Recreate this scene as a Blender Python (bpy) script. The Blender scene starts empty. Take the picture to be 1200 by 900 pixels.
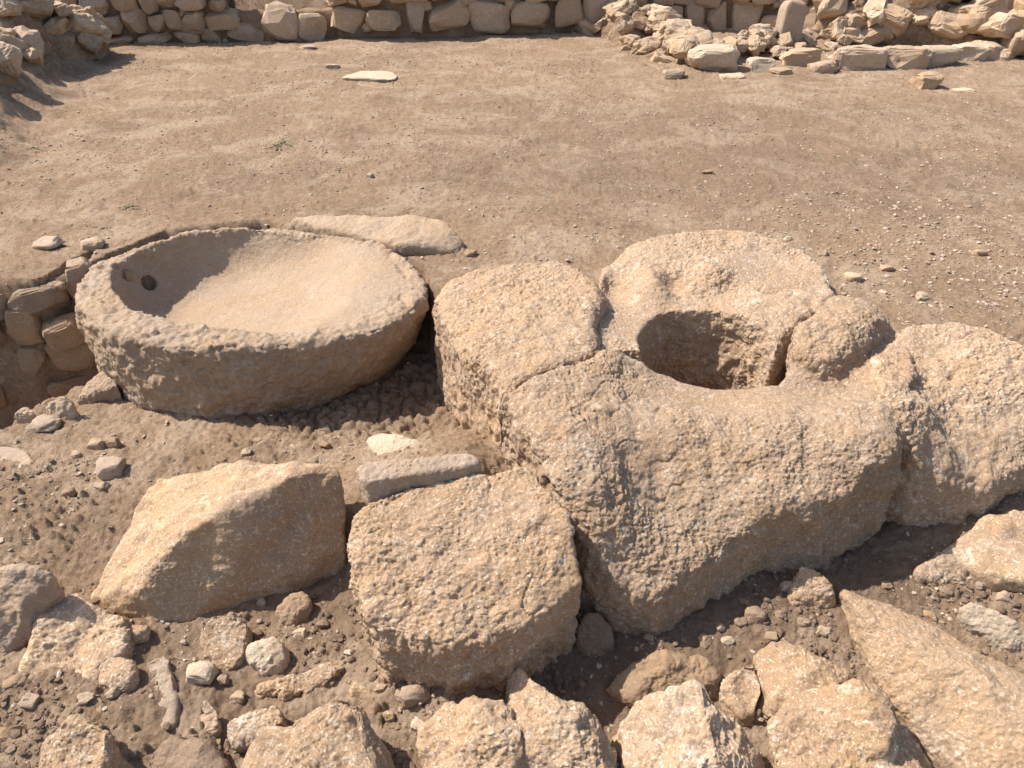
import bpy, bmesh, math, random
import numpy as np
from math import radians as R

random.seed(7); RNG = np.random.default_rng(7)
scene = bpy.context.scene
COL = scene.collection

# ------------------------------------------------------------------ camera, world, sun, exposure
CAM_H, PITCH, FPX = 1.5, 33.5, 890.0          # camera height, degrees below the horizon, focal length in pixels of a 1200 wide frame
cam_d = bpy.data.cameras.new('camera'); cam = bpy.data.objects.new('camera', cam_d); COL.objects.link(cam)
cam.location = (0, 0, CAM_H); cam.rotation_euler = (R(90 - PITCH), 0, 0)
cam_d.sensor_width = 36.0; cam_d.lens = 36.0 * FPX / 1200.0; cam_d.clip_start = 0.02; cam_d.clip_end = 2000
scene.camera = cam

SUN_EL, SUN_AZ = 52.0, -74.0                  # azimuth clockwise from +Y (the view direction)
world = bpy.data.worlds.new('World'); scene.world = world; world.use_nodes = True
wn = world.node_tree.nodes; wl = world.node_tree.links
sky = wn.new('ShaderNodeTexSky'); sky.sky_type = 'NISHITA'; sky.sun_disc = False
sky.sun_elevation = R(SUN_EL); sky.sun_rotation = R(SUN_AZ); sky.dust_density = 2.0
bg = wn['Background']; bg.inputs['Strength'].default_value = 0.12
wl.new(sky.outputs[0], bg.inputs[0])
sun_d = bpy.data.lights.new('sun', 'SUN'); sun = bpy.data.objects.new('sun', sun_d); COL.objects.link(sun)
sun_d.energy = 4.4; sun_d.angle = R(0.5); sun_d.color = (1.0, 0.95, 0.885)
sun.rotation_euler = (R(90 - SUN_EL), 0, R(180 - SUN_AZ)); sun.location = (-5, 4, 8)
vs = scene.view_settings
vs.view_transform = 'Standard'; vs.look = 'None'; vs.gamma = 1.0; vs.use_curve_mapping = False
vs.exposure = 0.76

# ------------------------------------------------------------------ pixel -> world
cp, sp = math.cos(R(PITCH)), math.sin(R(PITCH))
def ray(u, v):
    a = (u - 600.0) / FPX; b = (450.0 - v) / FPX
    return np.array([a, cp + b * sp, -sp + b * cp])
def W(u, v, z=0.0):
    d = ray(u, v); t = (z - CAM_H) / d[2]
    return np.array([0, 0, CAM_H]) + d * t
def WP(u, v, z0, sy, yc):                     # onto the plane z = z0 + sy*(y-yc)
    d = ray(u, v); t = (z0 - sy * yc - CAM_H) / (d[2] - sy * d[1])
    return np.array([0, 0, CAM_H]) + d * t
def pts(lst): return np.array([W(*p) for p in lst])

# ------------------------------------------------------------------ numpy noise
_G = np.array([[1,1,0],[-1,1,0],[1,-1,0],[-1,-1,0],[1,0,1],[-1,0,1],[1,0,-1],[-1,0,-1],
               [0,1,1],[0,-1,1],[0,1,-1],[0,-1,-1],[1,1,0],[-1,1,0],[0,-1,1],[0,-1,-1]], np.float32)
def _hash(x, y, z, s):
    h = (x.astype(np.uint32) * np.uint32(374761393) + y.astype(np.uint32) * np.uint32(668265263)
         + z.astype(np.uint32) * np.uint32(2246822519) + np.uint32((s * 3266489917) & 0xffffffff))
    h = (h ^ (h >> np.uint32(15))) * np.uint32(2246822519)
    h = (h ^ (h >> np.uint32(13))) * np.uint32(3266489917)
    return h ^ (h >> np.uint32(16))
def perlin(P, seed=0):
    P = np.asarray(P, np.float32)
    I = np.floor(P).astype(np.int64); F = P - I
    I = I.astype(np.int64) & 0xffffffff
    U = F * F * F * (F * (F * 6 - 15) + 10)
    out = 0
    for dx in (0, 1):
        wx = U[:, 0] if dx else 1 - U[:, 0]
        for dy in (0, 1):
            wy = U[:, 1] if dy else 1 - U[:, 1]
            for dz in (0, 1):
                wz = U[:, 2] if dz else 1 - U[:, 2]
                g = _G[_hash(I[:, 0] + dx, I[:, 1] + dy, I[:, 2] + dz, seed) & np.uint32(15)]
                out = out + wx * wy * wz * (g[:, 0] * (F[:, 0] - dx) + g[:, 1] * (F[:, 1] - dy) + g[:, 2] * (F[:, 2] - dz))
    return out
def fbm(P, f, octv=3, seed=0, gain=0.5, ridged=False):
    a, s = 1.0, 0.0
    for o in range(octv):
        n = perlin(P * f, seed + o * 17)
        s = s + a * ((0.5 - np.abs(n)) * 1.2 - 0.3 if ridged else n)
        f *= 2.03; a *= gain
    return s
def voronoi(P, seed=0):
    P = np.asarray(P, np.float32)
    I = np.floor(P).astype(np.int64); n = len(P)
    f1 = np.full(n, 9., np.float32); f2 = f1.copy(); best = np.zeros((n, 3), np.float32); bh = np.zeros(n, np.uint32)
    for dx in (-1, 0, 1):
        for dy in (-1, 0, 1):
            for dz in (-1, 0, 1):
                J = I + (dx, dy, dz); Jm = J & 0xffffffff
                h = _hash(Jm[:, 0], Jm[:, 1], Jm[:, 2], seed)
                off = np.stack([(h & 1023), (h >> np.uint32(10)) & 1023, (h >> np.uint32(20)) & 1023], 1) / 1023.0
                C = (J + off).astype(np.float32)
                d = ((P - C) ** 2).sum(1)
                m = d < f1
                f2 = np.where(m, f1, np.minimum(f2, d)); f1 = np.where(m, d, f1)
                best[m] = C[m]; bh[m] = h[m]
    return np.sqrt(f1), np.sqrt(f2), best, bh
def facet(P, f, seed=0):                      # broken-stone chips: every cell is a plane of its own tilt
    Q = P * f + 0.25 * np.stack([fbm(P, f * .7, 2, seed + 3), fbm(P, f * .7, 2, seed + 5), fbm(P, f * .7, 2, seed + 9)], 1)
    f1, f2, C, h = voronoi(Q, seed)
    h2 = _hash(h, h, h, seed + 1)
    D = np.stack([(h2 & 1023), (h2 >> np.uint32(10)) & 1023, (h2 >> np.uint32(20)) & 1023], 1) / 511.5 - 1
    return ((Q - C) * D).sum(1)
def facelin(P, f, octv=2, seed=0, gain=.5):
    """piecewise linear noise on a warped tetrahedral lattice: flat faces that meet in sharp creases"""
    out = 0; a = 1.0; P = np.asarray(P, float)
    W3 = np.stack([fbm(P, f*.6, 2, seed+k) for k in (3, 5, 9)], 1)
    for o in range(octv):
        r = np.random.default_rng(seed*31+o); A = np.linalg.qr(r.normal(size=(3, 3)))[0]
        Q = (P*f) @ A + .25*W3 + r.uniform(0, 50, 3)
        I = np.floor(Q).astype(np.int64); F = Q - I; k = np.argsort(-F, axis=1); Fs = np.take_along_axis(F, k, 1)
        val = lambda J: (_hash(J[:,0] & 0xffffffff, J[:,1] & 0xffffffff, J[:,2] & 0xffffffff, seed+o) & np.uint32(1023))/511.5 - 1
        J = I.copy(); v = val(J); acc = v*(1-Fs[:,0])
        for q in range(3):
            J[np.arange(len(J)), k[:,q]] += 1
            acc = acc + val(J)*(Fs[:,q] - (Fs[:,q+1] if q < 2 else 0))
        out = out + a*acc; a *= gain; f *= 2.3
    return out
def sstep(a, b, x):
    t = np.clip((x - a) / (b - a), 0, 1); return t * t * (3 - 2 * t)
def smax(a, b, k):
    h = np.maximum(k - np.abs(a - b), 0) / k
    return np.maximum(a, b) + h * h * k * .25
def smin(a, b, k): return -smax(-a, -b, k)

# ------------------------------------------------------------------ meshing
def surface_nets(f, org, h):
    nx, ny, nz = f.shape
    s = f < 0
    c = [s[dx:nx-1+dx, dy:ny-1+dy, dz:nz-1+dz] for dx in (0,1) for dy in (0,1) for dz in (0,1)]
    cnt = sum(a.astype(np.int8) for a in c)
    I = np.argwhere((cnt > 0) & (cnt < 8))
    val = np.stack([f[I[:,0]+dx, I[:,1]+dy, I[:,2]+dz] for dx in (0,1) for dy in (0,1) for dz in (0,1)], 1)
    cor = np.array([(dx,dy,dz) for dx in (0,1) for dy in (0,1) for dz in (0,1)], np.float64)
    acc = np.zeros((len(I), 3)); n = np.zeros(len(I))
    for i in range(8):
        for j in range(i+1, 8):
            if np.abs(cor[i]-cor[j]).sum() != 1: continue
            a, b = val[:, i], val[:, j]; m = (a < 0) != (b < 0)
            t = np.where(m, a / np.where(m, a - b, 1), 0)
            acc += np.where(m[:, None], cor[i] + t[:, None] * (cor[j]-cor[i]), 0); n += m
    V = (I + acc / n[:, None]) * h + org
    idx = np.full((nx-1, ny-1, nz-1), -1, np.int64); idx[I[:,0], I[:,1], I[:,2]] = np.arange(len(I))
    Q = []
    for ax in range(3):
        sl0 = [slice(None)]*3; sl1 = [slice(None)]*3
        sl0[ax] = slice(0, -1); sl1[ax] = slice(1, None)
        a, b = s[tuple(sl0)], s[tuple(sl1)]
        E = np.argwhere(a != b)
        u, w = (ax+1) % 3, (ax+2) % 3
        lim = np.array([nx-1, ny-1, nz-1])
        ok = (E[:,u] > 0) & (E[:,w] > 0) & (E[:,u] < lim[u]) & (E[:,w] < lim[w]); E = E[ok]
        def at(du, dw):
            K = E.copy(); K[:,u] += du; K[:,w] += dw; return idx[K[:,0], K[:,1], K[:,2]]
        q = np.stack([at(-1,-1), at(0,-1), at(0,0), at(-1,0)], 1)
        ins = a[E[:,0], E[:,1], E[:,2]]
        q = np.where(ins[:, None], q, q[:, ::-1]); Q.append(q)
    return V, np.concatenate(Q)
def normals(V, F):
    n = np.cross(V[F[:,2]] - V[F[:,0]], V[F[:,3 % F.shape[1]]] - V[F[:,1]]) if F.shape[1] == 4 else np.cross(V[F[:,1]] - V[F[:,0]], V[F[:,2]] - V[F[:,0]])
    N = np.zeros_like(V)
    for k in range(F.shape[1]):
        for a in range(3): N[:, a] += np.bincount(F[:, k], n[:, a], len(V))
    return N / np.maximum(np.linalg.norm(N, axis=1, keepdims=True), 1e-12)
def mesh_from(name, V, F):
    me = bpy.data.meshes.new(name); k = F.shape[1]
    me.vertices.add(len(V)); me.vertices.foreach_set('co', np.asarray(V, np.float32).ravel())
    me.loops.add(F.size); me.loops.foreach_set('vertex_index', F.astype(np.int32).ravel())
    me.polygons.add(len(F)); me.polygons.foreach_set('loop_start', np.arange(0, F.size, k, dtype=np.int32))
    me.polygons.foreach_set('use_smooth', np.ones(len(F), bool))
    me.update(calc_edges=True); return me
def link(name, V, F, mat, parent=None, base=None):
    """mesh object whose origin is at its own base (or at the parent's)"""
    if base is None: base = np.array([(V[:,0].min()+V[:,0].max())/2, (V[:,1].min()+V[:,1].max())/2, V[:,2].min()])
    o = bpy.data.objects.new(name, mesh_from(name, V - base, F)); COL.objects.link(o)
    o.data.materials.append(mat)
    if parent is None: o.location = base
    else:
        o.parent = parent; o.location = base - np.array(parent.location)
    return o
def tag(o, label=None, cat=None, group=None, kind=None):
    if label: o['label'] = label
    if cat: o['category'] = cat
    if group: o['group'] = group
    if kind: o['kind'] = kind
    return o
def empty(name, loc):
    o = bpy.data.objects.new(name, None); COL.objects.link(o); o.location = loc; o.empty_display_size = .1; return o

def split_quads(V, F):
    E = np.concatenate([np.sort(F[:, [k, (k+1) % 4]], 1) for k in range(4)])
    key, inv = np.unique(E[:, 0].astype(np.int64)*len(V) + E[:, 1], return_inverse=True)
    mid = (V[key // len(V)] + V[key % len(V)])/2; inv = inv.reshape(4, -1) + len(V)
    c = np.arange(len(F)) + len(V) + len(mid)
    F2 = np.concatenate([np.stack([F[:, k], inv[k], c, inv[k-1]], 1) for k in range(4)])
    return np.concatenate([V, mid, V[F].mean(1)]), F2
def refine(V, F, seed, amt):
    """halve the mesh and add the finest grain: nodules, crumbs and pin holes"""
    V, F = split_quads(V, F); N = normals(V, F)
    m = sstep(-.15, .35, fbm(V, 4.0, 3, seed+70)); n1 = fbm(V, 85, 2, seed+71, .6); n2 = fbm(V, 190, 1, seed+72)
    d = (.2+.8*m)*(.0042*n1 + .002*n2) - .004*m*sstep(.34, .5, fbm(V, 55, 1, seed+73))
    return V + N*(amt*d)[:, None], F
def sdf_mesh(func, lo, hi, h):
    lo = np.array(lo) - 3*h; hi = np.array(hi) + 3*h
    n = np.ceil((hi - lo) / h).astype(int) + 1
    X = (lo[0] + np.arange(n[0]) * h)[:, None, None]; Y = (lo[1] + np.arange(n[1]) * h)[None, :, None]; Z = (lo[2] + np.arange(n[2]) * h)[None, None, :]
    f = func(X, Y, Z).astype(np.float32)
    f = np.broadcast_to(f, n).copy()
    for ax in range(3):
        s = [slice(None)]*3; s[ax] = 0; f[tuple(s)] = np.abs(f[tuple(s)]) + h; s[ax] = -1; f[tuple(s)] = np.abs(f[tuple(s)]) + h
    return surface_nets(f, lo, h)
def rbf(P, val, smooth=0.0):
    P = np.asarray(P, float); n = len(P)
    d = np.sqrt(((P[:,None]-P[None])**2).sum(2))
    K = d**2 * np.log(d + 1e-9) + smooth*np.eye(n)
    A = np.zeros((n+3, n+3)); A[:n,:n] = K; A[:n,n] = 1; A[:n,n+1:] = P; A[n,:n] = 1; A[n+1:,:n] = P.T
    w = np.linalg.solve(A, np.concatenate([val, np.zeros(3)]))
    def ev(x, y):
        x, y = np.broadcast_arrays(x, y); r = w[n] + w[n+1]*x + w[n+2]*y
        for i in range(n):
            q = np.sqrt((x-P[i,0])**2 + (y-P[i,1])**2); r = r + w[i]*q*q*np.log(q+1e-9)
        return r
    return ev
def sdpoly(poly, x, y):
    x, y = np.broadcast_arrays(x, y); n = len(poly)
    d = np.full(x.shape, 1e9); s = np.ones(x.shape)
    for i in range(n):
        a, b = poly[i], poly[i-1]
        ex, ey = b[0]-a[0], b[1]-a[1]; wx, wy = x-a[0], y-a[1]
        t = np.clip((wx*ex+wy*ey)/(ex*ex+ey*ey+1e-12), 0, 1)
        d = np.minimum(d, (wx-ex*t)**2 + (wy-ey*t)**2)
        c1, c2, c3 = y >= a[1], y < b[1], ex*wy > ey*wx
        s = np.where((c1 & c2 & c3) | (~c1 & ~c2 & ~c3), -s, s)
    return s*np.sqrt(d)

# ------------------------------------------------------------------ surface relief of the stones
def relief(V, N, style, seed=0, amt=1.0):
    P = V + np.array([seed*3.17, seed*1.91, seed*.77])
    if style == 'hewn':          # weathered, pitted limestone of the press
        w = .4*np.stack([fbm(P, 9, 2, k) for k in (1, 2, 3)], 1)*.08
        m = sstep(-.25, .35, fbm(P, 3.5, 2, seed+2))
        d = .014*fbm(P, 3.5, 2, seed) + .010*facelin(P, 9, 2, seed+3) + .009*fbm(P+w, 13, 3, seed+40)
        m2 = sstep(-.3, .3, fbm(P, 2.6, 2, seed+5))
        d += -.002*m*fbm(P+w, 26, 2, seed+80, ridged=True) + (.25+.75*m2)*(.004*facelin(P, 30, 2, seed+8) + .0052*fbm(P, 75, 3, seed+90, .68))
        for q, a in ((11, .014), (25, .006)):
            f1, f2, _, hh = voronoi(P*q + .5*q*w, seed+q)
            d -= a*sstep(.34, .05, f1 + .15*fbm(P, q*2, 2, seed))*((hh & 15) < 3)*sstep(-.1, .25, fbm(P, 5, 2, seed+7))
        st = sstep(.75, .35, np.abs(N[:, 2]))
        d += st*(.013*fbm(P*(1, 1, .35), 15, 2, seed+51, ridged=True) + .008*fbm(P, 26, 2, seed+52))
        # shallow joints and old fractures
        e1, e2, _, _ = voronoi(P*2.3 + .5*np.stack([fbm(P, 5, 3, k) for k in (11, 12, 13)], 1), seed+3)
        d -= .006*sstep(.05, .0, e2-e1)*sstep(.0, .3, fbm(P, 2.2, 2, seed+15))
    elif style == 'basin':
        d = .009*fbm(P, 5, 2, seed) + .009*facelin(P, 11, 2, seed+40) + .006*fbm(P, 40, 4, seed+80, .6)
    elif style == 'smooth':      # a boulder with a few broad broken faces
        d = .012*fbm(P, 4, 2, seed) + .016*facelin(P, 8, 3, seed, .42) + .003*fbm(P, 40, 3, seed+20)
    elif style == 'craggy':
        m = sstep(-.3, .3, fbm(P, 5, 2, seed+6))
        r = np.random.default_rng(seed); A = np.linalg.qr(r.normal(size=(3, 3)))[0]; B = (P @ A)*np.array([4, 4, 26]) + .6*fbm(P, 6, 2, seed+8)[:, None]
        d = .014*fbm(P, 4, 2, seed) + .036*facelin(P, 6.5, 3, seed, .42) + (.3+.8*m)*(.006*facelin(P, 32, 2, seed+4) + .006*fbm(P, 55, 4, seed+20, .62))
        d += .010*fbm(B, 1, 2, seed+60, ridged=True)*sstep(-.2, .3, fbm(P, 3, 2, seed+61))      # bedding
    elif style == 'slab':
        d = .006*fbm(P, 6, 2, seed) + .008*facelin(P, 12, 3, seed, .42) + .0035*fbm(P, 55, 4, seed+9, .6)
    else: d = 0
    return V + N * (np.asarray(d)*amt)[:, None]

def hull_planes(P):
    bm = bmesh.new()
    for p in P: bm.verts.new(p)
    bmesh.ops.convex_hull(bm, input=bm.verts)
    bm.normal_update()
    c = P.mean(0); out = []
    for f in bm.faces:
        n = np.array(f.normal); d = n @ np.array(f.verts[0].co)
        if n @ c - d > 0: n, d = -n, -d
        if f.calc_area() < 1e-7: continue
        if any(abs(n @ m - 1) < 1e-3 and abs(d - e) < 2e-3 for m, e in out): continue
        out.append((n, d))
    bm.free(); return out
def hull_rock(name, label, hulls, mat, style='craggy', zb=-.75, k=.02, h=.008, seed=0, cat='rock', group=None, shrink=.92, amt=1.0, kk=.03):
    """a boulder: union of convex bodies whose upper points are given, each running down into the soil, with broken relief"""
    if not isinstance(hulls[0], list): hulls = [hulls]
    sets, allp = [], []
    for hp in hulls:
        P = pts(hp); c = P.mean(0)
        B = P.copy(); B[:, :2] = c[:2] + (B[:, :2]-c[:2])*shrink; B[:, 2] = np.minimum(zb, P[:,2]-.02)
        A = np.concatenate([P, B]); sets.append(hull_planes(A)); allp.append(A)
    A = np.concatenate(allp)
    def f(X, Y, Z):
        r = None
        for pl in sets:
            g = None
            for n, d in pl:
                q = n[0]*X + n[1]*Y + n[2]*Z - d
                g = q if g is None else smax(g, q, k)
            r = g if r is None else smin(r, g, kk)
        return r - k*.22
    V, F = sdf_mesh(f, A.min(0), A.max(0), h)
    V = relief(V, normals(V, F), style, seed, amt)
    if h < .0065: V, F = refine(V, F, seed, {'slab': .5, 'smooth': .45}.get(style, .75))
    o = link(name, V, F, mat); tag(o, label, cat, group); return o

# ------------------------------------------------------------------ materials
def _mat(name):
    m = bpy.data.materials.new(name); m.use_nodes = True; nt = m.node_tree
    b = nt.nodes['Principled BSDF']; b.inputs['Roughness'].default_value = .92
    b.inputs['Specular IOR Level'].default_value = .15
    return m, nt, b
def _noise(nt, co, scale, detail=4, rough=.6, dist=0.0):
    n = nt.nodes.new('ShaderNodeTexNoise'); n.inputs['Scale'].default_value = scale; n.inputs['Detail'].default_value = detail
    n.inputs['Roughness'].default_value = rough; n.inputs['Distortion'].default_value = dist
    nt.links.new(co, n.inputs['Vector']); return n.outputs['Fac']
def _ramp(nt, fac, a, b):
    r = nt.nodes.new('ShaderNodeMapRange'); r.inputs['From Min'].default_value = a; r.inputs['From Max'].default_value = b
    r.interpolation_type = 'SMOOTHSTEP'; nt.links.new(fac, r.inputs['Value']); return r.outputs['Result']
def _mix(nt, fac, a, b, blend='MIX'):
    m = nt.nodes.new('ShaderNodeMix'); m.data_type = 'RGBA'; m.blend_type = blend
    if isinstance(fac, float): m.inputs[0].default_value = fac
    else: nt.links.new(fac, m.inputs[0])
    for s, v in ((6, a), (7, b)):
        if isinstance(v, tuple): m.inputs[s].default_value = (*v, 1)
        else: nt.links.new(v, m.inputs[s])
    return m.outputs[2]
def _mul(nt, a, k):
    m = nt.nodes.new('ShaderNodeMath'); m.operation = 'MULTIPLY'; nt.links.new(a, m.inputs[0])
    if isinstance(k, float): m.inputs[1].default_value = k
    else: nt.links.new(k, m.inputs[1])
    return m.outputs[0]
def _bump(nt, h, strength, dist, prev=None):
    b = nt.nodes.new('ShaderNodeBump'); b.inputs['Strength'].default_value = strength; b.inputs['Distance'].default_value = dist
    nt.links.new(h, b.inputs['Height'])
    if prev is not None: nt.links.new(prev, b.inputs['Normal'])
    return b.outputs['Normal']
def stone_mat(name, base, ochre, pale, dusty, pale_amt=.5, bump=1.0, fine=1.0):
    m, nt, b = _mat(name)
    tc = nt.nodes.new('ShaderNodeTexCoord'); oi = nt.nodes.new('ShaderNodeObjectInfo')
    add = nt.nodes.new('ShaderNodeVectorMath'); add.operation = 'MULTIPLY_ADD'
    nt.links.new(oi.outputs['Random'], add.inputs[0]); add.inputs[1].default_value = (17, 31, 11); nt.links.new(tc.outputs['Object'], add.inputs[2])
    co = add.outputs[0]
    c = _mix(nt, _ramp(nt, _noise(nt, co, 5, 5, .65), .38, .62), base, ochre)
    c = _mix(nt, _mul(nt, _ramp(nt, _noise(nt, co, 3.1, 6, .7, .6), .45, .65), .75), c, dusty)
    c = _mix(nt, _mul(nt, _ramp(nt, _noise(nt, co, 11, 9, .8, .6), .555, .64), .7*pale_amt), c, pale)
    c = _mix(nt, _mul(nt, _ramp(nt, _noise(nt, co, 75, 5, .75), .55, .64), pale_amt), c, pale)
    c = _mix(nt, _mul(nt, _ramp(nt, _noise(nt, co, 150, 3, .7), .57, .66), .8*pale_amt), c, pale)
    c = _mix(nt, _mul(nt, _ramp(nt, _noise(nt, co, 22, 10, .82, 1.2), .57, .61), .75*pale_amt), c, tuple(min(.8, v*1.08) for v in pale))
    dark = tuple(v*.55 for v in base)
    c = _mix(nt, _mul(nt, _ramp(nt, _noise(nt, co, 34, 6, .72), .57, .68), .6), c, dark)
    # fine grain
    g = _noise(nt, co, 230, 3, .7)
    c = _mix(nt, _mul(nt, _ramp(nt, g, .5, .75), .35), c, tuple(min(1, v*1.35) for v in base))
    c = _mix(nt, _mul(nt, _ramp(nt, g, .5, .3), .35), c, tuple(v*.6 for v in base))
    hv = nt.nodes.new('ShaderNodeHueSaturation'); nt.links.new(c, hv.inputs['Color'])
    v = nt.nodes.new('ShaderNodeMapRange'); v.inputs['To Min'].default_value = .82; v.inputs['To Max'].default_value = 1.1
    nt.links.new(oi.outputs['Random'], v.inputs['Value']); nt.links.new(v.outputs[0], hv.inputs['Value'])
    fr = nt.nodes.new('ShaderNodeMath'); fr.operation = 'MULTIPLY'; fr.inputs[1].default_value = 7.31; nt.links.new(oi.outputs['Random'], fr.inputs[0])
    f2 = nt.nodes.new('ShaderNodeMath'); f2.operation = 'FRACT'; nt.links.new(fr.outputs[0], f2.inputs[0])
    q = nt.nodes.new('ShaderNodeMapRange'); q.inputs['To Min'].default_value = .95; q.inputs['To Max'].default_value = 1.08
    nt.links.new(f2.outputs[0], q.inputs['Value']); nt.links.new(q.outputs[0], hv.inputs['Saturation'])
    nt.links.new(hv.outputs[0], b.inputs['Base Color'])
    n1 = _bump(nt, _noise(nt, co, 60, 8, .75), .65*bump, .013)
    vo = nt.nodes.new('ShaderNodeTexVoronoi'); vo.inputs['Scale'].default_value = 70; nt.links.new(co, vo.inputs['Vector'])
    n2 = _bump(nt, _ramp(nt, vo.outputs['Distance'], .1, .45), .3*bump, .006, n1)
    n3 = _bump(nt, _noise(nt, co, 200, 5, .75), .8*fine, .004, n2)
    nt.links.new(n3, b.inputs['Normal']); return m
M = {}
M['press']  = stone_mat('weathered_limestone', (.43,.295,.19), (.44,.285,.165), (.73,.61,.475), (.375,.26,.178), .8)
M['basin']  = stone_mat('basin_limestone', (.42,.30,.20), (.41,.275,.165), (.62,.51,.39), (.38,.27,.185), .4, .9, 1.1)
M['ochre']  = stone_mat('ochre_limestone', (.44,.30,.19), (.46,.295,.165), (.73,.62,.485), (.36,.25,.168), .95, 1.0)
M['smooth'] = stone_mat('smooth_limestone', (.41,.28,.175), (.44,.285,.16), (.70,.58,.44), (.36,.25,.17), .75, .7, .9)
M['grey']   = stone_mat('greyish_limestone', (.42,.31,.225), (.42,.295,.195), (.60,.50,.39), (.36,.27,.195), .4, .7, .9)
M['pale']   = stone_mat('pale_limestone', (.48,.37,.26), (.49,.35,.225), (.68,.575,.45), (.41,.31,.215), .6, .8)
M['brown']  = stone_mat('soil_stained_stone', (.32,.22,.145), (.35,.235,.145), (.50,.39,.285), (.28,.195,.13), .35, .9)
M['wall']   = stone_mat('wall_stone', (.43,.31,.21), (.43,.295,.18), (.64,.525,.40), (.36,.26,.18), .7, .9)

def soil_mat():
    m, nt, b = _mat('dry_soil')
    b.inputs['Roughness'].default_value = 1.0; b.inputs['Specular IOR Level'].default_value = .05
    tc = nt.nodes.new('ShaderNodeTexCoord'); co = tc.outputs['Object']
    at = nt.nodes.new('ShaderNodeAttribute'); at.attribute_name = 'dark_soil'
    base, pale, dark, ochre = (.258,.174,.110), (.37,.27,.182), (.155,.10,.064), (.285,.19,.118)
    c = _mix(nt, _ramp(nt, _noise(nt, co, .9, 6, .6, .5), .40, .60), base, ochre)
    c = _mix(nt, _mul(nt, _ramp(nt, _noise(nt, co, 2.3, 8, .72, .9), .46, .60), .95), c, pale)
    c = _mix(nt, _mul(nt, _ramp(nt, _noise(nt, co, 1.5, 6, .65, .4), .52, .70), .6), c, dark)
    c = _mix(nt, _mul(nt, _ramp(nt, _noise(nt, co, 22, 8, .78), .50, .62), .65), c, pale)
    c = _mix(nt, _mul(nt, _ramp(nt, _noise(nt, co, 38, 7, .75), .51, .63), .7), c, dark)
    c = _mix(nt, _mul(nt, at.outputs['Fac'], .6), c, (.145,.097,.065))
    g = _noise(nt, co, 180, 3, .75)
    c = _mix(nt, _mul(nt, _ramp(nt, g, .58, .72), .5), c, (.46,.36,.27))
    c = _mix(nt, _mul(nt, _ramp(nt, g, .45, .30), .4), c, dark)
    nt.links.new(c, b.inputs['Base Color'])
    n1 = _bump(nt, _noise(nt, co, 45, 8, .78), .75, .02)
    vo = nt.nodes.new('ShaderNodeTexVoronoi'); vo.inputs['Scale'].default_value = 95; nt.links.new(co, vo.inputs['Vector'])
    n2 = _bump(nt, _ramp(nt, vo.outputs['Distance'], .5, .1), .3, .006, n1)
    n3 = _bump(nt, _noise(nt, co, 240, 4, .7), .5, .004, n2)
    nt.links.new(n3, b.inputs['Normal']); return m
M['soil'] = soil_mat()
def grit_mat(name, lo, hi):
    m, nt, b = _mat(name)
    at = nt.nodes.new('ShaderNodeAttribute'); at.attribute_name = 'tone'
    tc = nt.nodes.new('ShaderNodeTexCoord')
    c = _mix(nt, at.outputs['Fac'], lo, hi)
    c = _mix(nt, _mul(nt, _ramp(nt, _noise(nt, tc.outputs['Object'], 120, 4, .7), .45, .7), .5), c, tuple(v*.7 for v in hi))
    nt.links.new(c, b.inputs['Base Color'])
    nt.links.new(_bump(nt, _noise(nt, tc.outputs['Object'], 200, 4, .7), .5, .004), b.inputs['Normal']); return m
M['grit'] = grit_mat('pebble_stone', (.29,.205,.145), (.54,.43,.33))
M['clod'] = grit_mat('soil_clod', (.15,.10,.067), (.29,.205,.143))
def plain(name, c):
    m, nt, b = _mat(name); tc = nt.nodes.new('ShaderNodeTexCoord')
    nt.links.new(_mix(nt, _noise(nt, tc.outputs['Object'], 40), tuple(v*.6 for v in c), tuple(v*1.3 for v in c)), b.inputs['Base Color']); return m
M['leaf'] = plain('weed_leaf', (.20,.19,.10)); M['straw'] = plain('dry_straw', (.45,.34,.2))

# ------------------------------------------------------------------ ground
EDGE = np.array([W(u, v, 0)[:2] for u, v in [(-900,345),(-300,338),(0,334),(40,330),(84,322),(110,296),(190,272),(300,262),(440,288),(497,320),(512,350),
        (600,372),(800,400),(960,400),(1060,420),(1200,452),(1500,560),(1900,700)]])
EDGE = EDGE[np.argsort(EDGE[:,0])]
FG = [(20,520,-.36),(150,500,-.38),(210,488,-.37),(350,480,-.37),(470,440,-.37),(500,500,-.36),(400,515,-.35),(50,600,-.36),(150,560,-.37),(20,640,-.37),
      (100,690,-.43),(190,780,-.465),(60,790,-.43),(250,800,-.48),(350,745,-.47),(420,790,-.475),(600,790,-.44),(700,750,-.46),(860,720,-.415),(1000,670,-.395),
      (1120,640,-.345),(1180,700,-.385),(1190,600,-.28),(1220,565,-.25),(950,725,-.43),(870,770,-.465),(780,790,-.47),(300,880,-.525),(700,880,-.56),(1100,900,-.54),(465,525,-.27),(545,545,-.16),
      (480,802,-.43),(540,802,-.43),(430,762,-.45),(600,880,-.50),(405,600,-.29),(402,650,-.43),(372,690,-.47),(330,715,-.475),(410,560,-.26),(300,540,-.33),(600,600,-.3),(660,660,-.42),(1400,650,-.38),(-200,600,-.36),(-200,800,-.45),(1400,900,-.5),(600,420,-.37),(900,450,-.37)]
_F = pts(FG); _fg = rbf(_F[:, :2], _F[:, 2], .004)
PIT = np.array([W(u, v, z)[:2] for u, v, z in [(-900,560,-.36),(-300,540,-.36),(0,500,-.36),(60,466,-.36),(135,436,-.36),(135,400,-.3),(100,325,0),(84,322,0),(0,334,0),(-300,338,0),(-900,345,0)]])
CIS = W(829, 401, .03)[:2]; CIS_R = .256
BANK = np.array([W(u, v, 0)[:2] for u, v in [(-260,215),(-80,215),(-10,190),(45,128),(72,95),(85,60),(70,40),(-100,20)]])
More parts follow.
